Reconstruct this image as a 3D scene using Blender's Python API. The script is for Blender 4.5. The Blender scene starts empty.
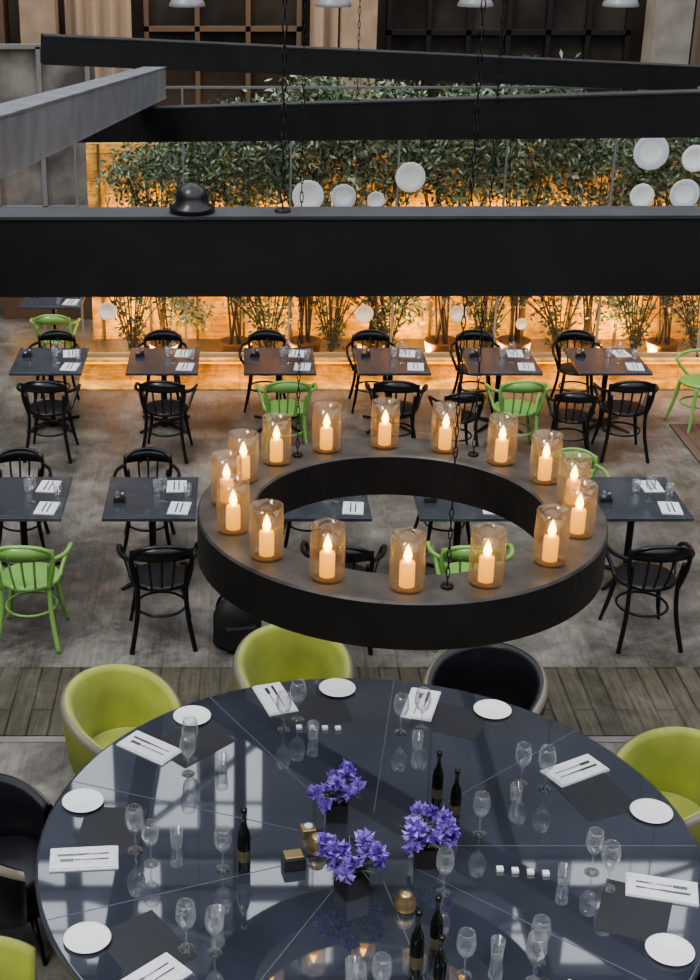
import bpy, math, random
from mathutils import Vector, Matrix
random.seed(7)
R=math.radians
col=bpy.context.scene.collection

# ---------------------------------------------------------------- materials
def newmat(n):
    m=bpy.data.materials.new(n); m.use_nodes=True
    nt=m.node_tree; b=nt.nodes['Principled BSDF']
    return m,nt,b
def mat(n,c,rough=.5,metal=0,ior=1.5,noise=0,nscale=8,c2=None,emit=None,es=0,bump=0,coat=0,island=False,stretch=(1,1,1),sheen=0):
    m,nt,b=newmat(n)
    b.inputs['Base Color'].default_value=(*c,1)
    b.inputs['Roughness'].default_value=rough
    b.inputs['Metallic'].default_value=metal
    b.inputs['IOR'].default_value=ior
    b.inputs['Coat Weight'].default_value=coat
    b.inputs['Sheen Weight'].default_value=sheen
    if emit: 
        b.inputs['Emission Color'].default_value=(*emit,1); b.inputs['Emission Strength'].default_value=es
    if c2 is None: c2=tuple(x*(1-noise) for x in c)
    if island:
        g=nt.nodes.new('ShaderNodeNewGeometry'); mx=nt.nodes.new('ShaderNodeMix'); mx.data_type='RGBA'
        nt.links.new(g.outputs['Random Per Island'],mx.inputs[0])
        mx.inputs[6].default_value=(*c,1); mx.inputs[7].default_value=(*c2,1)
        nt.links.new(mx.outputs[2],b.inputs['Base Color'])
    elif noise or bump:
        tc=nt.nodes.new('ShaderNodeTexCoord'); mp=nt.nodes.new('ShaderNodeMapping')
        mp.inputs['Scale'].default_value=stretch
        nz=nt.nodes.new('ShaderNodeTexNoise'); nz.inputs['Scale'].default_value=nscale; nz.inputs['Detail'].default_value=6
        nt.links.new(tc.outputs['Object'],mp.inputs[0]); nt.links.new(mp.outputs[0],nz.inputs[0])
        cr=nt.nodes.new('ShaderNodeValToRGB')
        cr.color_ramp.elements[0].position=.35; cr.color_ramp.elements[1].position=.65
        cr.color_ramp.elements[0].color=(*c2,1); cr.color_ramp.elements[1].color=(*c,1)
        nt.links.new(nz.outputs[0],cr.inputs[0]); nt.links.new(cr.outputs[0],b.inputs['Base Color'])
        if bump:
            bp=nt.nodes.new('ShaderNodeBump'); bp.inputs['Strength'].default_value=bump; bp.inputs['Distance'].default_value=.02
            nt.links.new(nz.outputs[0],bp.inputs['Height']); nt.links.new(bp.outputs[0],b.inputs['Normal'])
    return m
def thin_glass(n,tint=(1,1,1),fac=.08,edge=.6,body=(.8,.85,.9),diff=.5):
    m=bpy.data.materials.new(n); m.use_nodes=True; nt=m.node_tree; nt.nodes.clear()
    o=nt.nodes.new('ShaderNodeOutputMaterial'); t=nt.nodes.new('ShaderNodeBsdfTransparent'); t.inputs[0].default_value=(*tint,1)
    g=nt.nodes.new('ShaderNodeBsdfGlossy'); g.inputs['Roughness'].default_value=.05
    d=nt.nodes.new('ShaderNodeBsdfDiffuse'); d.inputs[0].default_value=(*body,1)
    md=nt.nodes.new('ShaderNodeMixShader'); md.inputs[0].default_value=diff
    nt.links.new(g.outputs[0],md.inputs[1]); nt.links.new(d.outputs[0],md.inputs[2])
    lw=nt.nodes.new('ShaderNodeLayerWeight'); lw.inputs[0].default_value=.35
    mr=nt.nodes.new('ShaderNodeMapRange'); mr.inputs[3].default_value=fac; mr.inputs[4].default_value=edge
    nt.links.new(lw.outputs['Facing'],mr.inputs[0])
    mx=nt.nodes.new('ShaderNodeMixShader')
    nt.links.new(mr.outputs[0],mx.inputs[0]); nt.links.new(t.outputs[0],mx.inputs[1]); nt.links.new(md.outputs[0],mx.inputs[2])
    nt.links.new(mx.outputs[0],o.inputs[0]); return m
def planks(n,c1,c2,w,l,rot=0,rough=.6,dirt_glow=(.1,.09,.08),dirt_glow_f=.5,dscale=1.2,mortar=(.03,.03,.03),grain=(.7,1.25),blotch=0,bs=3.2,ms=.005):
    m,nt,b=newmat(n); b.inputs['Roughness'].default_value=rough
    tc=nt.nodes.new('ShaderNodeTexCoord'); mp=nt.nodes.new('ShaderNodeMapping'); mp.inputs['Rotation'].default_value=rot if isinstance(rot,tuple) else (0,0,rot)
    nt.links.new(tc.outputs['Object'],mp.inputs[0])
    br=nt.nodes.new('ShaderNodeTexBrick'); br.inputs['Scale'].default_value=1; br.inputs['Brick Width'].default_value=l; br.inputs['Row Height'].default_value=w
    br.inputs['Mortar Size'].default_value=ms; br.inputs['Color1'].default_value=(*c1,1); br.inputs['Color2'].default_value=(*c2,1); br.inputs['Mortar'].default_value=(*mortar,1)
    nt.links.new(mp.outputs[0],br.inputs[0])
    nz=nt.nodes.new('ShaderNodeTexNoise'); nz.inputs['Scale'].default_value=dscale; nz.inputs['Detail'].default_value=8; nz.inputs['Roughness'].default_value=.65
    nt.links.new(mp.outputs[0],nz.inputs[0])
    cr=nt.nodes.new('ShaderNodeValToRGB'); cr.color_ramp.elements[0].position=.42; cr.color_ramp.elements[1].position=.62
    nt.links.new(nz.outputs[0],cr.inputs[0])
    mu=nt.nodes.new('ShaderNodeMath'); mu.operation='MULTIPLY'; mu.inputs[1].default_value=dirt_glow_f; nt.links.new(cr.outputs[0],mu.inputs[0])
    mx=nt.nodes.new('ShaderNodeMix'); mx.data_type='RGBA'; nt.links.new(mu.outputs[0],mx.inputs[0]); nt.links.new(br.outputs[0],mx.inputs[6]); mx.inputs[7].default_value=(*dirt_glow,1)
    mp2=nt.nodes.new('ShaderNodeMapping'); mp2.inputs['Scale'].default_value=(2,24,2); nt.links.new(mp.outputs[0],mp2.inputs[0])
    n2=nt.nodes.new('ShaderNodeTexNoise'); n2.inputs['Scale'].default_value=1.5; n2.inputs['Detail'].default_value=5; nt.links.new(mp2.outputs[0],n2.inputs[0])
    mr=nt.nodes.new('ShaderNodeMapRange'); mr.inputs[1].default_value=.3; mr.inputs[2].default_value=.7; mr.inputs[3].default_value=grain[0]; mr.inputs[4].default_value=grain[1]; nt.links.new(n2.outputs[0],mr.inputs[0])
    m2=nt.nodes.new('ShaderNodeMix'); m2.data_type='RGBA'; m2.blend_type='MULTIPLY'; m2.inputs[0].default_value=1
    nt.links.new(mx.outputs[2],m2.inputs[6]); nt.links.new(mr.outputs[0],m2.inputs[7]); out=m2.outputs[2]
    if blotch:
        n3=nt.nodes.new('ShaderNodeTexNoise'); n3.inputs['Scale'].default_value=bs; n3.inputs['Detail'].default_value=9; n3.inputs['Roughness'].default_value=.75; n3.inputs['Distortion'].default_value=.6
        nt.links.new(mp.outputs[0],n3.inputs[0])
        r3=nt.nodes.new('ShaderNodeMapRange'); r3.inputs[1].default_value=.35; r3.inputs[2].default_value=.65; r3.inputs[3].default_value=1-blotch; r3.inputs[4].default_value=1+blotch; nt.links.new(n3.outputs[0],r3.inputs[0])
        m3=nt.nodes.new('ShaderNodeMix'); m3.data_type='RGBA'; m3.blend_type='MULTIPLY'; m3.inputs[0].default_value=1
        nt.links.new(out,m3.inputs[6]); nt.links.new(r3.outputs[0],m3.inputs[7]); out=m3.outputs[2]
    nt.links.new(out,b.inputs['Base Color'])
    return m

M={}
M['floor']=planks('weathered_grey_concrete_planks',(.132,.123,.110),(.100,.093,.083),.24,2.8,rot=R(90),rough=.33,dirt_glow=(.23,.218,.20),dirt_glow_f=.85,dscale=.7,mortar=(.075,.07,.062),grain=(.84,1.16),blotch=.55,bs=1.9)
M['strip']=planks('olive_wood_strip',(.098,.088,.062),(.064,.058,.042),.15,1.2,rot=R(90),rough=.4,dirt_glow=(.12,.11,.085),dirt_glow_f=.5,mortar=(.022,.02,.015),blotch=.3,ms=.009)
M['rug']=mat('pale_runner',(.24,.23,.215),.7,noise=.35,nscale=4)
M['redwood']=planks('red_brown_decking',(.17,.11,.08),(.12,.08,.055),.1,1.5,rot=R(90))
M['amber']=planks('amber_lit_wood',(.75,.42,.09),(.48,.24,.045),.34,1.3,rot=(R(90),0,0),rough=.5,dirt_glow=(.98,.62,.18),dirt_glow_f=.8,dscale=1.9,mortar=(.2,.09,.02),blotch=.6,bs=2.2)  # backlit glow painted into the wood colour as bright golden patches
M['slate']=mat('round_table_slate',(.047,.054,.074),.03,ior=2.35,noise=.2,nscale=3)
M['seam']=mat('table_seam',(.12,.13,.16),.3)
M['placemat']=mat('placemat_dark',(.03,.032,.038),.4)
M['ttop']=mat('dark_table_top',(.056,.065,.084),.2,ior=1.7,noise=.3,nscale=6)
M['iron']=mat('cast_iron_black',(.010,.010,.011),.45)
M['blackwood']=mat('black_lacquer_wood',(.010,.010,.012),.3)
M['greenwood']=mat('lime_lacquer',(.24,.46,.12),.3)
M['greenseat']=mat('lime_seat',(.20,.39,.10),.45)
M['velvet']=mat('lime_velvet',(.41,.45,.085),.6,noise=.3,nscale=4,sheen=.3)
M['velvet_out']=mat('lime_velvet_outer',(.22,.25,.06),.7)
M['leather']=mat('black_leather',(.014,.014,.018),.3,bump=.1,nscale=40)
M['piping']=mat('grey_piping',(.20,.175,.14),.4)
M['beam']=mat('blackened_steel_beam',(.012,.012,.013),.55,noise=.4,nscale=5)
M['beamtop']=mat('beam_top_skylit',(.05,.052,.058),.55,noise=.3,nscale=6)  # same beam, top face painted lighter for the sky light on it
M['litsteel']=mat('lit_steel_beam',(.21,.225,.25),.5,noise=.3,nscale=5)  # steel with the bluish light on its faces put into the colour
M['ringtop']=mat('ring_top_mottled',(.092,.084,.076),.45,noise=.55,nscale=6)  # mottled grey-brown top face, paler than the sides
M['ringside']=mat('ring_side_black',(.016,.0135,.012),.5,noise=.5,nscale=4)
M['chain']=mat('dark_chain',(.02,.02,.02),.5,metal=.6)
M['wax']=mat('candle_wax_lit',(.8,.45,.12),.6,emit=(1,.46,.055),es=1.7)
M['flame']=mat('candle_flame',(1,.8,.4),.6,emit=(1,.60,.14),es=15)
M['hglass']=thin_glass('hurricane_glass',(1,.95,.86),.10,.45,(.62,.50,.36),.5)  # warm body colour paints the candle glow into the glass
M['glass']=thin_glass('clear_drinking_glass',(1,1,1),.05,.6,diff=.3)
M['pane']=thin_glass('partition_glass',(.97,.98,.97),.012,.10,diff=.7)
M['china']=mat('white_china',(.8,.81,.8),.15)
M['china_blue']=mat('pale_blue_china',(.6,.66,.74),.15)
M['linen']=mat('white_linen',(.72,.74,.77),.8,noise=.12,nscale=30)
M['steel']=mat('cutlery_steel',(.35,.36,.38),.2,metal=1)
M['bottle']=mat('dark_bottle_glass',(.008,.01,.008),.06,ior=1.6)
M['label']=mat('gold_label',(.12,.10,.06),.4)
M['brass']=mat('brass',(.5,.38,.2),.3,metal=.8)
M['vase']=mat('dark_vase',(.03,.028,.028),.2)
M['pot']=mat('terracotta_planter',(.22,.12,.05),.7)
M['petal']=mat('purple_petals',(.50,.36,.88),.6,c2=(.14,.06,.45),island=True)
M['leaf']=mat('leaves',(.075,.15,.058),.35,c2=(.50,.55,.41),island=True)  # pale second tone paints whitish highlights and grey glare on the leaves
M['leafdark']=mat('leaves_dark',(.02,.05,.02),.5,c2=(.15,.21,.10),island=True)
M['bark']=mat('bark',(.07,.05,.035),.8)
M['stone']=mat('tan_stone',(.34,.27,.20),.7,noise=.3,nscale=3)
M['greystone']=mat('grey_stone',(.26,.25,.235),.7,noise=.3,nscale=3)
M['darkwall']=mat('dark_bronze_wall',(.09,.075,.062),.6,noise=.4,nscale=2)
M['curtain']=mat('beige_curtain',(.33,.27,.21),.9)
M['facade']=mat('atrium_facade',(.08,.085,.097),.6,noise=.2,nscale=2)
M['sidewall']=mat('plaster_grey',(.17,.165,.16),.8,noise=.15,nscale=2)
M['shade']=mat('pendant_enamel_grey',(.22,.22,.23),.35)
M['shadein']=mat('pendant_inside',(.7,.7,.68),.5,emit=(1,.95,.85),es=.6)
M['led']=mat('amber_light_strip',(1,.6,.2),.5,emit=(1,.46,.08),es=2.0)
M['nylon']=mat('black_nylon',(.015,.015,.017),.6,bump=.3,nscale=12)
M['winframe']=mat('grey_window_frame',(.2,.21,.22),.5)
M['wingrey']=mat('grey_window_glass',(.27,.27,.26),.15,noise=.65,nscale=1.8)
M['windark']=mat('dark_window_glass',(.05,.048,.046),.12,noise=.6,nscale=1.2)
M['shelf']=mat('brown_shelf',(.11,.075,.05),.6)

# ---------------------------------------------------------------- mesh builder
class MB:
    def __init__(s): s.v=[];s.f=[];s.m=[];s.sm=[];s.mats=[]
    def mi(s,n):
        if n not in s.mats: s.mats.append(n)
        return s.mats.index(n)
    def add(s,vs,fs,m,smooth=False,T=None):
        o=len(s.v); k=s.mi(m)
        s.v+= [tuple(T@Vector(p)) if T else tuple(p) for p in vs]
        for f in fs: s.f.append(tuple(i+o for i in f)); s.m.append(k); s.sm.append(smooth)
    def box(s,c,d,m,rz=0,T=None,top=None):
        x,y,z=[q/2 for q in d]
        vs=[Vector((a*x,b*y,e*z)) for e in(-1,1) for b in(-1,1) for a in(-1,1)]
        rot=Matrix.Rotation(rz,3,'Z'); vs=[rot@p+Vector(c) for p in vs]
        o=len(s.v)
        fs=[(0,2,3,1),(0,1,5,4),(2,6,7,3),(0,4,6,2),(1,3,7,5)]
        s.add(vs,fs,m,False,T); s.f.append(tuple(o+i for i in (4,5,7,6))); s.m.append(s.mi(top or m)); s.sm.append(False)
    def lathe(s,prof,m,c=(0,0,0),seg=24,smooth=True,T=None,mats=None):
        vs=[]; n=len(prof)
        for r,z in prof:
            for i in range(seg):
                a=2*math.pi*i/seg; vs.append((c[0]+max(r,1e-5)*math.cos(a),c[1]+max(r,1e-5)*math.sin(a),c[2]+z))
        base=len(s.v)
        for j in range(n-1):
            fs=[(j*seg+i,j*seg+(i+1)%seg,(j+1)*seg+(i+1)%seg,(j+1)*seg+i) for i in range(seg)]
            mm=s.mi(mats[j] if mats else m)
            for f in fs: s.f.append(tuple(q+base for q in f)); s.m.append(mm); s.sm.append(smooth)
        s.v+=[tuple(T@Vector(p)) if T else p for p in vs]
    def disc(s,r,z,m,seg=128,c=(0,0)):
        o=len(s.v)
        s.v+=[(c[0]+r*math.cos(2*math.pi*i/seg),c[1]+r*math.sin(2*math.pi*i/seg),z) for i in range(seg)]
        s.f.append(tuple(range(o,o+seg))); s.m.append(s.mi(m)); s.sm.append(False)
    def tube(s,pts,r,m,seg=8,closed=False,T=None,flat=1.0):
        pts=[Vector(p) for p in pts]; n=len(pts)
        rr=r if isinstance(r,(list,tuple)) else [r]*n
        vs=[];up=None
        for i,p in enumerate(pts):
            a=pts[(i-1)%n] if (closed or i>0) else p; b=pts[(i+1)%n] if (closed or i<n-1) else p
            t=(b-a).normalized()
            if up is None:
                up=Vector((0,0,1)) if abs(t.z)<.9 else Vector((1,0,0))
            x=t.cross(up)
            if x.length<1e-4: x=t.orthogonal()
            x.normalize(); up=x.cross(t).normalized()
            for k in range(seg):
                q=2*math.pi*k/seg; vs.append(p+x*math.cos(q)*rr[i]+up*math.sin(q)*rr[i]*flat)
        fs=[]
        for i in range(n if closed else n-1):
            for k in range(seg):
                fs.append((i*seg+k,i*seg+(k+1)%seg,((i+1)%n)*seg+(k+1)%seg,((i+1)%n)*seg+k))
        if not closed: fs+=[tuple(range(seg))[::-1],tuple((n-1)*seg+k for k in range(seg))]
        s.add(vs,fs,m,True,T)
    def mesh(s,name):
        me=bpy.data.meshes.new(name); me.from_pydata(s.v,[],s.f)
        for n in s.mats: me.materials.append(M[n])
        me.polygons.foreach_set('material_index',s.m); me.polygons.foreach_set('use_smooth',s.sm); me.update()
        return me
    def build(s,name,loc=(0,0,0),rz=0,bevel=0):
        return place(s.mesh(name),name,loc,rz,bevel)
def place(me,name,loc=(0,0,0),rz=0,bevel=0,sc=1):
    o=bpy.data.objects.new(name,me); col.objects.link(o); o.location=loc; o.rotation_euler=(0,0,rz); o.scale=(sc,)*3 if not isinstance(sc,tuple) else sc
    if bevel:
        b=o.modifiers.new('bevel','BEVEL'); b.width=bevel; b.segments=2; b.limit_method='ANGLE'
    return o
def cat(pts,n=5):
    P=[Vector(p) for p in pts]; out=[]
    for i in range(len(P)-1):
        p0=P[max(i-1,0)];p1=P[i];p2=P[i+1];p3=P[min(i+2,len(P)-1)]
        for k in range(n):
            t=k/n; out.append(.5*((2*p1)+(p2-p0)*t+(2*p0-5*p1+4*p2-p3)*t*t+(3*p1-p0-3*p2+p3)*t**3))
    out.append(P[-1]); return out

# ---------------------------------------------------------------- room shell
b=MB(); b.box((2,9.5,-.05),(22,29,.1),'floor'); b.build('floor')
b=MB(); b.box((2,9.14,.004),(20,.95,.008),'strip'); b.build('floor_strip_wood')
b=MB(); b.box((2,8.62,.003),(20,.07,.006),'rug'); b.build('trim_1')
b=MB(); b.box((5.9,13.6,.006),(2.4,2.6,.012),'redwood'); b.build('floor_decking')
b=MB(); b.box((-8.9,9.5,5.5),(.2,29,11),'sidewall'); b.build('wall_left')
b=MB(); b.box((12.9,9.5,5.5),(.2,29,11),'sidewall'); b.build('wall_right')
b=MB(); b.box((2,-4.9,4.5),(22,.2,9),'sidewall'); b.build('wall_front_light_block')  # unseen wall behind the camera, added to cut light on front faces
b=MB()
Y0=22.4
b.box((2,Y0,5.1),(22,.3,10.2),'darkwall')
def tier(z0,z1,cuts,m='facade'):
    x=-9
    for (a,c) in cuts:
        b.box(((x+a)/2,Y0,(z0+z1)/2),(a-x,.3,z1-z0),m); x=c
    b.box(((x+13)/2,Y0,(z0+z1)/2),(13-x,.3,z1-z0),m)
tier(10.2,12.4,[(-4.6,-3.8),(-3.1,-2.3),(-1.6,-.75),(-.45,.4)])
b.box((2,Y0,12.65),(22,.3,.5),'facade')
tier(12.9,15.6,[(-4.9,-3.3),(-3.0,-1.5),(-.1,1.1),(1.3,1.8),(3.2,3.5),(5.2,5.6),(6.2,8.6)])
b.box((2,Y0,16.5),(22,.3,1.8),'facade')
b.build('wall_back')
for i,(x0,x1,z0,z1) in enumerate([(-4.6,.4,10.2,12.4),(-4.9,8.6,12.9,15.6)]):
    b=MB(); b.box(((x0+x1)/2,Y0-.2,(z0+z1)/2+.3),(x1-x0,.04,.07),'winframe'); b.box(((x0+x1)/2,Y0-.2,z0-.03),(x1-x0,.1,.06),'winframe')
    b.tube([(x0,Y0-.25,z0),(x0+(x1-x0)*.5,Y0-.25,z1)],.06,'winframe',seg=6); b.tube([(x0+(x1-x0)*.5,Y0-.25,z1),(x1,Y0-.25,z0)],.06,'winframe',seg=6)
    b.build('window_%d'%(i+1))
b=MB()
for y in (5.42,6.02,7.7,9.7,13.8,14.7,16.5): b.box((2,y,9.1),(22,.12,.2),'facade')
for x in (-4,0,4,8): b.box((x,9,9.3),(.2,27,.22),'facade')
b.build('ceiling')

# ---------------------------------------------------------------- hanging beams with chains
def chain(mb,x,y,z0,z1,r=.009):
    n=max(2,int((z1-z0)/.05))
    for i in range(n):
        z=z0+(i+.5)*(z1-z0)/n; h=(z1-z0)/n*.66
        pts=[]
        for k in range(6):
            a=2*math.pi*k/6; u=r*math.cos(a); w=h*math.sin(a)
            pts.append((x+u,y,z+w) if i%2 else (x,y+u,z+w))
        mb.tube(pts,.0025,'chain',seg=4,closed=True)
def beam(name,p0,p1,h,w,m,top,chains=()):
    p0=Vector(p0);p1=Vector(p1);d=p1-p0;L=d.length;d.normalize()
    side=d.cross(Vector((0,0,1))).normalized(); up=side.cross(d)
    T=Matrix.Translation((p0+p1)/2)@Matrix((d,-side,up)).transposed().to_4x4()
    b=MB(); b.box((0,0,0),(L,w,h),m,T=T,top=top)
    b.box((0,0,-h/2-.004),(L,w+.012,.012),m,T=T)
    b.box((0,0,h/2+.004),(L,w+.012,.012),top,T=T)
    for t in chains:
        q=p0+(p1-p0)*t; chain(b,q.x,q.y,q.z+h/2,9.0)
        b.lathe([(0,.0),(.03,0),(.03,.02),(0,.02)],'chain',c=(q.x,q.y,q.z+h/2),seg=12)
    return b.build(name)
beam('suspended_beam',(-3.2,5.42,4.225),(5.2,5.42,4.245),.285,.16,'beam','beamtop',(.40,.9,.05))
beam('suspended_beam',(-1.31,4.4,4.61),(-.79,13.9,3.77),.26,.2,'litsteel','litsteel',())
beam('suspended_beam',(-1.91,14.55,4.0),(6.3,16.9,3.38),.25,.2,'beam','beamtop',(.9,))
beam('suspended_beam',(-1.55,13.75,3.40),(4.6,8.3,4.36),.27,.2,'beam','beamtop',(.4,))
b=MB(); b.lathe([(0,0),(.085,0),(.085,.02),(.06,.03),(.062,.06),(.045,.09),(.02,.105),(0,.108)],'blackwood',seg=24)
b.build('dome_spotlight',(-.18,5.42,4.385))

# ---------------------------------------------------------------- ring chandelier
RC=(.836,6.93); RO=1.06; RI=.765; ZT=2.5; HH=.245
b=MB()
seg=96
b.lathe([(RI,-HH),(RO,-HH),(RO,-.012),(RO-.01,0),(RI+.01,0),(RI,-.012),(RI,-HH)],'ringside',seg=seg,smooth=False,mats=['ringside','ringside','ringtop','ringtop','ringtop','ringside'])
for a in (124,57,278):
    x=.91*math.cos(R(a)); y=.91*math.sin(R(a))
    chain(b,x,y,0,9.0-ZT,.009); b.lathe([(0,0),(.03,0),(.03,.012),(0,.012)],'chain',c=(x,y,0),seg=10)
ring=b.build('ring_chandelier',(RC[0],RC[1],ZT))
hb=MB()
hb.lathe([(.0,0),(.075,0),(.082,.012),(.084,.14),(.08,.27),(.077,.27),(.080,.14),(.077,.014),(0,.012)],'hglass',seg=24)
hb.lathe([(.079,.266),(.081,.271),(.079,.275)],'glass',seg=24)
hb.lathe([(0,.014),(.036,.014),(.036,.13),(.030,.138),(0,.135)],'wax',seg=16)
hb.lathe([(0,.135),(.014,.145),(.021,.165),(.013,.195),(0,.225)],'flame',seg=10)
hm=hb.mesh('hurricane_candle')
for a in (90,68,46,25,4,340,316,290,266,242,219,197,175,154,134,112):
    a=R(a)
    o=place(hm,'hurricane_candle',(.91*math.cos(a),.91*math.sin(a),0)); o.parent=ring

# ---------------------------------------------------------------- round table
TC=Vector((.69,6.42,0)); TR=1.78
b=MB()
b.lathe([(0,.69),(TR-.05,.69),(TR-.01,.70),(TR,.72),(TR,.735),(TR-.006,.746),(TR-.02,.75)],'slate',seg=128)
b.disc(TR-.02,.75,'slate')
b.lathe([(0,0),(.6,0),(.6,.03),(.3,.06),(.22,.12),(.22,.6),(.4,.69)],'iron',seg=32)
for i in range(9):
    a=R(90-(-10+40*i+20)); 
    T=Matrix.Rotation(a,4,'Z')
    b.box(((TR-.02+.3)/2,0,.7504),(TR-.32,.005,.0012),'seam',T=T)
b.build('round_dining_table',TC)
def pol(ang,r,z=.75):
    a=R(ang); return (TC.x+r*math.sin(a),TC.y+r*math.cos(a),z)
pm=MB(); pm.lathe([(0,0),(.065,0),(.07,.004),(.115,.014),(.118,.017),(.112,.018),(.072,.008),(0,.006)],'china',seg=40); pm=pm.mesh('bread_plate')
nm=MB()
nm.box((0,0,.004),(.19,.36,.008),'linen'); nm.box((0.004,.003,.011),(.175,.345,.006),'linen')
nm.tube([(-.02,-.13,.0165),(-.02,.0,.0165),(-.02,.05,.0165)],[.004,.003,.003],'steel',seg=6)
nm.box((-.02,.09,.0155),(.022,.07,.003),'steel')
nm.tube([(.025,-.13,.0165),(.025,.02,.0165)],.004,'steel',seg=6); nm.box((.025,.08,.0155),(.016,.12,.003),'steel')
nm=nm.mesh('folded_napkin')
mm=MB(); mm.box((0,0,.0008),(.42,.34,.0016),'placemat'); mm=mm.mesh('placemat')
wg=MB(); wg.lathe([(0,.0),(.034,.0),(.034,.003),(.006,.008),(.004,.02),(.004,.09),(.012,.10),(.032,.125),(.041,.155),(.040,.19),(.033,.225),(.031,.225),(.038,.19),(.039,.155),(.03,.128),(0,.104)],'glass',seg=20); wg=wg.mesh('wine_glass')
tg=MB(); tg.lathe([(0,0),(.03,0),(.036,.11),(.034,.11),(.029,.008),(0,.008)],'glass',seg=18); tg=tg.mesh('water_tumbler')
seats=[(-10,-17.4,1.60,-2.4),(25,17.3,1.53,33),(-45,-52.6,1.58,-37.5),(-85,-94.5,1.55,-76),(-125,-133,1.55,-117.5),(70,60.8,1.47,79.6),(112,104,1.55,121),(152,144,1.55,160),(193,185,1.55,201)]
for (s,n,nr,p) in seats:
    place(mm,'placemat',pol(s+.5,1.40),R(-s))
    place(nm,'folded_napkin',pol(n,nr-.03),R(-n))
    place(pm,'bread_plate',pol(p,1.62))
    place(wg,'wine_glass',pol(n+2.5,nr-.30),0,0,1.22)
    place(wg,'wine_glass',pol(n-3,nr-.38),0,0,1.15)
    place(tg,'water_tumbler',pol(n+4,nr-.52))
def bouquet(x,y,s=1,seed=1):
    rnd=random.Random(seed); b=MB()
    b.box((0,0,.055),(.12,.12,.11),'vase')
    heads=[]
    for k in range(15):
        a=rnd.uniform(0,6.28); r=.13*math.sqrt(rnd.uniform(.02,1))
        heads.append(Vector((r*math.cos(a),r*math.sin(a),.17+rnd.uniform(0,.12)-r*.3)))
    for h in heads:
        b.tube([(h.x*.3,h.y*.3,.1),tuple(h)],.005,'leafdark',seg=5)
        for k in range(26):
            d=Vector((rnd.gauss(0,1),rnd.gauss(0,1),rnd.gauss(.35,.8))).normalized()
            c=h+d*.008
            t=d.orthogonal().normalized(); t=Matrix.Rotation(rnd.uniform(0,6.28),3,d)@t
            w=d.cross(t).normalized(); l=rnd.uniform(.03,.055); q=rnd.uniform(.012,.022)
            b.add([c,c+w*q+d*l*.5+t*.01,c+d*l-t*.012,c-w*q+d*l*.5+t*.01],[(0,1,2),(0,2,3)],'petal')
    for k in range(16):
        a=rnd.uniform(0,6.28); r=rnd.uniform(.08,.17)
        b.tube(cat([(0,0,.09),(r*.5*math.cos(a),r*.5*math.sin(a),.16),(r*math.cos(a),r*math.sin(a),.14+rnd.uniform(0,.1))],3),[.004,.005,.006,.006,.005,.003,.001],'leafdark',seg=5)
    place(b.mesh('purple_flower_vase'),'purple_flower_vase',(x,y,.75),rnd.uniform(0,.6),0,s)
bouquet(.53,6.68,1.0,1); bouquet(.57,6.04,1.1,2); bouquet(.97,6.28,1.05,5)
bt=MB(); bt.lathe([(0,0),(.03,0),(.032,.01),(.032,.19),(.026,.225),(.013,.26),(.012,.32),(.015,.322),(.015,.352),(0,.354)],'bottle',seg=20)
bt.lathe([(.0322,.06),(.0328,.062),(.0328,.12),(.0322,.122)],'label',seg=20); bt=bt.mesh('oil_bottle')
for (x,y,s) in [(.02,6.22,1.08),(1.10,6.79,1.0),(1.18,6.64,.95),(.83,5.42,1.08),(.94,5.56,1.0),(.92,5.28,1.0)]: place(bt,'oil_bottle',(x,y,.75),0,0,s)
jr=MB(); jr.lathe([(0,0),(.04,0),(.045,.02),(.042,.055),(.03,.065),(.032,.075),(.02,.085),(0,.09)],'brass',seg=20); jr=jr.mesh('spice_jar')
for (x,y) in [(.41,6.37),(.83,5.90)]: place(jr,'spice_jar',(x,y,.75),0,0,1.25)
jb=MB(); jb.box((0,0,.03),(.1,.08,.06),'vase'); jb.box((0,0,.064),(.085,.065,.008),'brass'); place(jb.mesh('condiment_box'),'condiment_box',(.28,6.25,.75),.2,.004,1.15)
jb=MB(); jb.box((0,0,.025),(.075,.075,.05),'brass'); jb.lathe([(0,.05),(.026,.05),(.02,.065),(0,.066)],'linen',seg=16); place(jb.mesh('tealight_holder'),'tealight_holder',(.37,6.52,.75),.2,.004)
for (x,y) in [(1.04,6.03),(-.09,6.22),(1.30,6.52),(1.06,5.42)]: place(wg,'wine_glass',(x,y,.75),0,0,1.15)
sg=MB()
for k in range(4): sg.box((k*.078,-k*.012,.01),(.036,.036,.02),'china')
sg=sg.mesh('place_markers')
place(sg,'place_markers',(1.36,6.21,.75),0,.004); place(sg,'place_markers',(.36,7.58,.75),R(6),.004)

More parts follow.
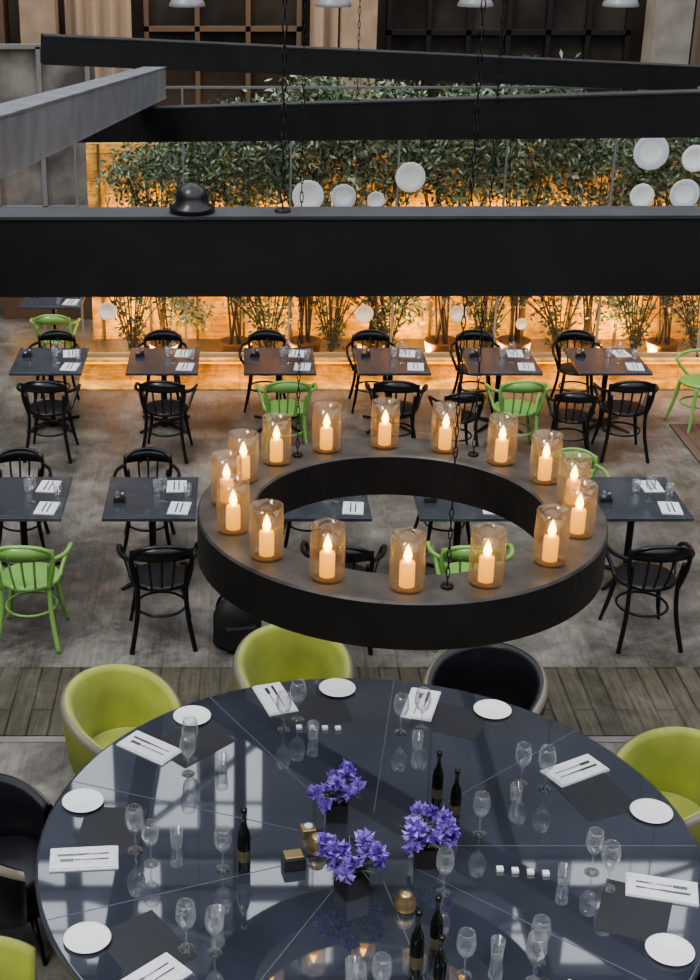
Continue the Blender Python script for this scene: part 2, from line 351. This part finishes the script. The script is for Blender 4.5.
# ---------------------------------------------------------------- tub chairs
def tub(inn,out,name):
    b=MB(); N=40; A=122
    rows=[]
    for i in range(N+1):
        t=-A+2*A*i/N; k=abs(t)/A
        h=.86-.22*(k**2.2); fl=.05*(1-k*.7)
        sec=[(.25,.38),(.26+fl*.6,h*.75),(.268+fl,h-.035),(.285+fl,h-.008),(.31+fl,h),(.332+fl,h-.012),(.342+fl,h-.04),(.33+fl*.3,h*.55),(.29,.27),(.25,.25)]
        a=R(90+t); rows.append([(r*1.06*math.cos(a),r*math.sin(a),z) for r,z in sec])
    S=len(rows[0])
    vs=[p for r in rows for p in r]
    for j in range(S):
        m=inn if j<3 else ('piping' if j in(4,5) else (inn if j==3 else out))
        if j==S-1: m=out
        fs=[(i*S+j,(i+1)*S+j,(i+1)*S+(j+1)%S,i*S+(j+1)%S) for i in range(N)]
        if j==0: o=len(b.v); b.v+=vs
        k=b.mi(m)
        for f in fs: b.f.append(tuple(q+o for q in f)); b.m.append(k); b.sm.append(True)
    for e in (0,N):
        b.f.append(tuple(o+e*S+q for q in range(S))); b.m.append(b.mi(inn)); b.sm.append(False)
    b.lathe([(0,.24),(.25,.24),(.265,.30),(.265,.43),(.252,.455),(.22,.47),(0,.475)],inn,seg=36)
    for x in(-1,1):
        for y in(-1,1): b.tube([(x*.17,y*.17,.25),(x*.24,y*.24,0)],[.022,.012],'blackwood')
    return b.mesh(name)
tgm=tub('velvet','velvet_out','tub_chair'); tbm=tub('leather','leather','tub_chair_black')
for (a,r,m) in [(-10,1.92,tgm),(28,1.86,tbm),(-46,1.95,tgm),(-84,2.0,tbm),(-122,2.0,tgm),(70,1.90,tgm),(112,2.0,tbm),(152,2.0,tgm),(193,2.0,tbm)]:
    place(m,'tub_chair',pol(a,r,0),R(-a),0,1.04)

# ---------------------------------------------------------------- bentwood chairs
def bistro(w,seat,name):
    b=MB()
    b.lathe([(0,.435),(.19,.435),(.212,.44),(.218,.455),(.21,.468),(.19,.472),(0,.466)],w,seg=28,mats=[w,w,w,w,w,seat])
    for s in(-1,1):
        b.tube(cat([(s*.15,-.15,.44),(s*.175,-.18,.22),(s*.215,-.225,0)]),[.019]*5+[.017]*3+[.013]*3,w)
        b.tube(cat([(s*.18,.23,.66),(s*.165,.195,.46),(s*.175,.215,.25),(s*.22,.27,0)]),.017,w)
        b.tube(cat([(s*.20,.245,.70),(s*.27,.12,.69),(s*.285,-.06,.67),(s*.265,-.14,.62),(s*.225,-.08,.52),(s*.205,-.02,.45)]),.016,w)
    b.tube([(.175*math.cos(2*math.pi*k/20),.0+.19*math.sin(2*math.pi*k/20),.24) for k in range(20)],.010,w,seg=6,closed=True)
    b.tube(cat([(-.165,.20,.46),(-.20,.235,.62),(-.2,.25,.74),(-.13,.285,.80),(0,.305,.82),(.13,.285,.80),(.2,.25,.74),(.20,.235,.62),(.165,.20,.46)]),.016,w)
    for x in (-.07,0,.07):
        b.tube(cat([(x*1.0,.195,.46),(x*1.15,.26,.6),(x*1.25,.295,.74)]),.009,w,seg=6)
    vs=[];N=14
    for i in range(N+1):
        t=-1+2*i/N; x=.215*t; y=.30-.065*t*t; 
        for (dy,z) in((-.010,.71),(-.010,.81-.035*t*t),(.010,.815-.035*t*t),(.010,.71)): vs.append((x,y+dy+(.0 if z<.715 else .01),z))
    fs=[(i*4+j,(i+1)*4+j,(i+1)*4+(j+1)%4,i*4+(j+1)%4) for i in range(N) for j in range(4)]+[(0,1,2,3),(N*4+3,N*4+2,N*4+1,N*4)]
    b.add(vs,fs,w,True)
    return b.mesh(name)
gb=bistro('greenwood','greenseat','bentwood_green'); bb=bistro('blackwood','leather','bentwood_black')
def chair(x,y,g,rz,s=1.0): place(gb if g else bb,'bentwood_armchair',(x,y,0),rz,0,s)
near1=[(-1.96,0),(-.76,0),(.47,1),(1.60,0),(2.84,1),(3.95,0)]
for x,g in near1: chair(x,14.08,g,math.pi+random.uniform(-.12,.12),1.08)
far1=[(-2.09,0),(-.87,0),(.28,0),(1.47,0),(2.63,0),(3.77,0)]
for x,g in far1: chair(x,15.50,g,random.uniform(-.1,.1),.98)
near2=[(-1.64,1),(-.62,0),(.80,0),(1.78,1),(3.16,0)]
for x,g in near2: chair(x,10.15,g,math.pi+random.uniform(-.15,.15),1.12)
far2=[(-1.95,0),(-.82,0),(.6,0),(1.82,0),(2.95,1)]
for x,g in far2: chair(x,11.78,g,random.uniform(-.1,.1))
chair(5.0,14.9,1,R(-75),1.1); chair(5.15,11.75,0,R(180)); chair(-2.2,16.65,1,R(180)); chair(3.40,14.0,0,R(172),.95); chair(2.22,14.0,0,R(188),.95)
t=MB(); t.box((0,0,.735),(.76,.88,.03),'ttop'); t.box((0,0,.705),(.5,.6,.03),'iron')
t.lathe([(.03,.05),(.03,.69),(.05,.70)],'iron',seg=12)
t.lathe([(0,.0),(.05,.0),(.05,.06),(.03,.08)],'iron',seg=12)
for k in range(4):
    T=Matrix.Rotation(math.pi/4+k*math.pi/2,4,'Z'); t.tube([(0,0,.05),(.2,0,.035),(.36,0,.015)],[.025,.02,.015],'iron',T=T,seg=6)
tm=t.mesh('square_table')
n2=MB(); n2.box((0,0,.003),(.17,.25,.006),'linen'); n2.box((.0,.0,.0075),(.155,.235,.003),'linen')
n2.box((-.02,0,.0105),(.010,.19,.003),'steel'); n2.box((.02,0,.0105),(.010,.19,.003),'steel'); n2=n2.mesh('table_napkin')
ct=MB(); ct.box((0,0,.02),(.1,.06,.04),'vase'); ct.lathe([(0,.04),(.018,.04),(.018,.085),(.01,.095),(0,.096)],'glass',c=(-.02,0,0),seg=12); ct.lathe([(0,.04),(.015,.04),(.015,.08),(0,.085)],'steel',c=(.025,0,0),seg=12); ct=ct.mesh('condiment_caddy')
rows=[(x,14.88) for x in(-2.04,-.82,.42,1.62,2.79,3.94)]+[(x,11.16) for x in(-1.83,-.74,.69,1.84,3.30)]+[(5.15,12.6),(-2.3,17.4)]
for x,y in rows:
    place(tm,'square_table',(x,y,0),0,.004)
    place(n2,'table_napkin',(x+.24,y-.24,.75),R(-6)); place(n2,'table_napkin',(x+.20,y+.22,.75),R(random.uniform(-10,10)))
    place(tg,'water_tumbler',(x+.04,y+.10,.75)); place(tg,'water_tumbler',(x+.30,y+.02,.75)); place(wg,'wine_glass',(x+.1,y-.1,.75))
    place(ct,'condiment_caddy',(x-.26,y+.12 if y>12 else y-.1,.75))

b=MB()
b.lathe([(0,0),(.16,0),(.19,.04),(.2,.15),(.185,.28),(.15,.37),(.09,.42),(0,.44)],'nylon',seg=20)
for v in range(len(b.v)):
    x,y,z=b.v[v]; b.v[v]=(x*(1+.04*math.sin(z*30)),y*.65*(1+.05*math.cos(z*22+x*9)),z)
b.box((0,-.13,.13),(.24,.07,.18),'nylon')
for s in(-1,1): b.tube(cat([(s*.08,.1,.40),(s*.12,.17,.30),(s*.13,.17,.15),(s*.1,.1,.05)]),.014,'nylon')
b.tube(cat([(-.05,0,.42),(-.03,0,.50),(.03,0,.50),(.05,0,.42)]),.01,'nylon')
b.build('backpack',(-.02,9.98,0),.2,.02)

# ---------------------------------------------------------------- amber planter partition
WY=18.15
b=MB(); b.box((3.6,WY,1.25),(11.0,.12,2.5),'amber')
for i in range(19): b.box((-1.75+i*.6,WY-.08,1.25),(.03,.05,2.5),'shelf')
b.build('wall_amber_lit_wood')
b=MB(); b.box((3.6,16.52,.14),(11.0,.26,.28),'amber'); b.box((3.6,16.36,.27),(11.0,.06,.03),'amber'); b.box((3.6,16.375,.24),(11.0,.02,.025),'led')
b.box((3.6,16.3,.01),(11.0,.5,.02),'amber')  # amber sheet paints the orange glow on the floor
b.build('lit_plinth')
b=MB()
b.box((3.6,16.45,1.84),(10.9,.012,3.1),'pane')
for i in range(10): b.box((-1.85+i*1.211,16.45,1.83),(.022,.04,3.1),'winframe')
b.box((3.6,16.45,3.39),(10.95,.03,.025),'winframe'); b.box((3.6,16.45,.30),(10.95,.04,.04),'winframe')
b.build('glass_partition')
def area(n,loc,rot,sx,sy,e,c):
    l=bpy.data.lights.new(n,'AREA'); l.shape='RECTANGLE'; l.size=sx; l.size_y=sy; l.energy=e; l.color=c
    o=bpy.data.objects.new(n,l); col.objects.link(o); o.location=loc; o.rotation_euler=rot; return o
for i in range(7):
    area('amber_uplight',(-1.1+i*1.5,17.2,.10),(R(180-28),0,0),.9,.12,[66,44,84,52,76,46,70][i],(1,.52,.14))
area('amber_plinth_fill',(3.6,15.95,.75),(R(40),0,0),10.5,.06,38,(1,.50,.13))  # unseen strip light added to brighten the plinth front
area('amber_canopy_fill',(3.6,17.9,1.6),(R(180-25),0,0),10.5,.1,55,(1,.60,.22))  # unseen warm light added to turn the foliage golden
def leaf(b,c,d,l,w,m,rnd):
    t=d.orthogonal().normalized(); t=Matrix.Rotation(rnd.uniform(0,6.28),3,d)@t
    n=d.cross(t)
    b.add([c,c+d*l*.45+t*w,c+d*l,c+d*l*.45-t*w],[(0,1,2,3)],m)
def shrub(seed,nleaf,rx,ry,rz,zc,name):
    rnd=random.Random(seed); b=MB()
    b.lathe([(0,0),(.17,0),(.2,.2),(.21,.22),(.18,.22),(.17,.19),(0,.19)],'pot',seg=20)
    for k in range(8):
        a=rnd.uniform(0,6.28); r=rnd.uniform(.3,.9)
        p=[(rnd.uniform(-.08,.08),rnd.uniform(-.08,.08),.18),(rx*.3*math.cos(a)*r,ry*.2*math.sin(a)*r,zc*.5),(rx*.6*math.cos(a)*r,ry*.5*math.sin(a)*r,zc*.8),(rx*.9*math.cos(a)*r,ry*.85*math.sin(a)*r,zc+rz*.6*rnd.uniform(-.3,1))]
        b.tube(cat(p,4),[.016-.0009*i for i in range(13)],'bark',seg=6)
    cl=[]
    for k in range(56):
        d=Vector((rnd.gauss(0,1),rnd.gauss(0,1),rnd.gauss(0,1))).normalized()*rnd.uniform(.2,1)**.5
        cl.append(Vector((d.x*rx,d.y*ry,zc+d.z*rz)))
    for k in range(7): cl.append(Vector((rnd.uniform(-rx,rx)*.8,rnd.uniform(-.2,.2),rnd.uniform(.5,1.5))))
    n=0
    while n<nleaf:
        c=rnd.choice(cl)+Vector((rnd.gauss(0,.11),rnd.gauss(0,.08),rnd.gauss(0,.10)))
        if abs(c.y)>.47: continue
        n+=1
        d=Vector((rnd.gauss(0,1),rnd.gauss(0,.7)-.2,rnd.gauss(-.3,.8))).normalized()
        leaf(b,c,d,rnd.uniform(.06,.12),rnd.uniform(.011,.021),'leaf' if rnd.random()<.75 else 'leafdark',rnd)
    return b.mesh(name)
sh=[shrub(11,6800,.72,.36,.74,2.5,'shrub_a'),shrub(12,6800,.72,.36,.62,2.5,'shrub_b'),shrub(13,6800,.74,.36,.84,2.48,'shrub_c')]
for i,(x,s) in enumerate([(-.95,.88),(-.05,1.0),(.8,1.04),(1.65,1.04),(2.5,1.05),(3.4,1.05),(4.3,.94),(5.25,.97),(6.3,1.0)]):
    place(sh[i%3],'potted_shrub',(x,17.30,.0),random.uniform(-.1,.1),0,s)
def twig(seed):
    rnd=random.Random(seed); b=MB()
    b.lathe([(0,0),(.09,0),(.10,.2),(.09,.2),(.08,.18),(0,.18)],'pot',seg=16)
    for k in range(15):
        a=rnd.uniform(0,6.28); r=rnd.uniform(.15,.55)
        q=cat([(0,0,.18),(r*.3*math.cos(a),r*.1*math.sin(a),.6),(r*math.cos(a),r*.2*math.sin(a),1.3+rnd.uniform(-.4,.4))],5)
        b.tube(q,.007,'bark',seg=5)
        for _ in range(26):
            c=rnd.choice(q[3:])+Vector((rnd.gauss(0,.05),0,rnd.gauss(0,.05))); d=Vector((rnd.gauss(0,1),rnd.gauss(0,.3),rnd.gauss(0,.8))).normalized(); leaf(b,c,d,rnd.uniform(.05,.10),.016,'leafdark',rnd)
    return b.mesh('leggy_plant')
tw=[twig(1),twig(2)]
for i,x in enumerate([-1.3,.35,1.1,1.8,2.95,3.85,4.75,5.5]): place(tw[i%2],'leggy_plant',(x,16.78,0),(i%2)*math.pi)
def disc(x,z,r,i):
    b=MB(); b.lathe([(0,.0),(r*.55,0),(r*.95,.02),(r,.03),(r*.97,.034),(r*.62,.012),(0,.010)],'china',seg=36,mats=['china','china','china','china','china_blue' if i%3==1 else 'china','china'])
    T=Matrix.Rotation(R(90),4,'X'); b.v=[tuple(T@Vector(p)) for p in b.v]
    b.build('wall_plate',(x,16.437,z))
for i,(x,z,r) in enumerate([(.77,2.20,.18),(1.17,2.19,.145),(1.92,2.41,.17),(1.54,2.15,.1),(4.6,2.69,.2),(5.1,2.62,.15),(4.55,2.20,.14),(5.03,2.22,.17),(-1.55,.85,.11),(1.45,.82,.11),(2.55,.82,.10),(3.3,.7,.07)]): disc(x,z,r,i)

# ---------------------------------------------------------------- back of the room
b=MB()
for (x,w,m) in [(-3.5,.35,'shelf'),(-2.85,.5,'stone'),(1.68,.5,'stone'),(6.1,.55,'greystone'),(7.2,.5,'greystone'),(-4.6,.5,'greystone')]:
    b.box((x,21.6,2.6),(w,.5,5.2),m); b.box((x,21.58,.15),(w+.12,.6,.3),m)
b.build('columns_stone')
def curtain(x0,x1,y=21.7):
    b=MB(); N=60; vs=[]
    for i in range(N+1):
        t=i/N; x=x0+(x1-x0)*t; yy=y+.06*math.sin(t*(x1-x0)*26)
        vs+=[(x,yy,.02),(x,yy,5)]
    b.add(vs,[(2*i,2*i+2,2*i+3,2*i+1) for i in range(N)],'curtain',True); b.build('curtain')
curtain(-2.5,-1.55); curtain(6.5,7.0); curtain(1.0,1.4)
def window(n,x0,x1,nx,zs,gm,fm):
    b=MB(); w=x1-x0; z0,z1=zs[0],zs[-1]
    b.box(((x0+x1)/2,21.95,(z0+z1)/2),(w,.04,z1-z0),gm)
    for i in range(nx+1): b.box((x0+w*i/nx,21.88,(z0+z1)/2),(.07,.1,z1-z0),fm)
    for z in zs: b.box(((x0+x1)/2,21.88,z),(w+.07,.1,.07),fm)
    b.build('window_%d'%n)
window(4,-1.35,.85,3,(.3,2.3,3.5,5.2),'windark','shelf')
window(5,2.15,5.6,6,(.3,2.3,3.45,5.2),'windark','iron')
window(6,7.6,10.5,4,(.3,2.3,3.45,5.2),'wingrey','winframe')
b=MB(); b.box((-4.2,19.6,1.9),(4.6,.05,3.2),'wingrey')
for i in range(8): b.box((-6.4+i*.63,19.54,1.9),(.06,.08,3.2),'winframe')
for z in (.3,1.4,2.5,3.5): b.box((-4.2,19.54,z),(4.6,.08,.06),'winframe')
b.build('window_3')
b=MB(); b.box((-2.4,19.2,.45),(1.6,.4,.9),'shelf'); b.box((-2.4,19.15,.93),(1.7,.5,.05),'ttop'); b.box((-2.4,18.99,.5),(1.4,.02,.3),'led'); b.build('lit_sideboard')
for x in (-2.9,-.3,2.0,4.8): area('warm_back_fill',(x,20.6,6.2),(R(30),0,0),1.2,.3,45,(1,.72,.45))  # unseen warm lights added to brighten the columns and back wall
for x in (-2.2,-1.6): area('warm_window_wash',(x,18.8,.6),(R(180-15),0,0),.6,.1,18,(1,.6,.25))
pb=MB(); pb.lathe([(.175,0),(.178,.008),(.165,.04),(.12,.10),(.06,.15),(.03,.2),(.03,.26),(0,.27)],'shade',seg=28)
pb.lathe([(.172,.002),(.155,.04),(.11,.095),(0,.14)],'shadein',seg=28)
pb.lathe([(0,.02),(.04,.04),(.045,.07),(.02,.12)],'shadein',seg=14)
pb.tube([(0,0,.26),(0,0,4.62)],.008,'chain',seg=6); pb=pb.mesh('pendant_lamp')
for x in(-.51,.90,2.27,3.67,5.07): place(pb,'pendant_lamp',(x,14.7,4.38))

# ---------------------------------------------------------------- light
w=bpy.data.worlds.new('World'); bpy.context.scene.world=w; w.use_nodes=True
bg=w.node_tree.nodes['Background']; bg.inputs[0].default_value=(.89,.93,.99,1); bg.inputs[1].default_value=2.3
s=bpy.data.lights.new('soft_daylight','SUN'); s.energy=1.4; s.angle=R(14); s.color=(1,.93,.84)
o=bpy.data.objects.new('soft_daylight',s); col.objects.link(o); o.rotation_euler=(R(22),R(-25),0)
try: bpy.context.scene.view_settings.look='AgX - Medium High Contrast'
except Exception: pass

cam=bpy.data.cameras.new('camera'); co=bpy.data.objects.new('camera',cam); col.objects.link(co)
co.location=(0,0,5.55); co.rotation_euler=(R(90-23),0,0)
cam.sensor_fit='VERTICAL'; cam.sensor_height=24; cam.lens=35.51; cam.shift_x=.1122; cam.clip_end=200
bpy.context.scene.camera=co
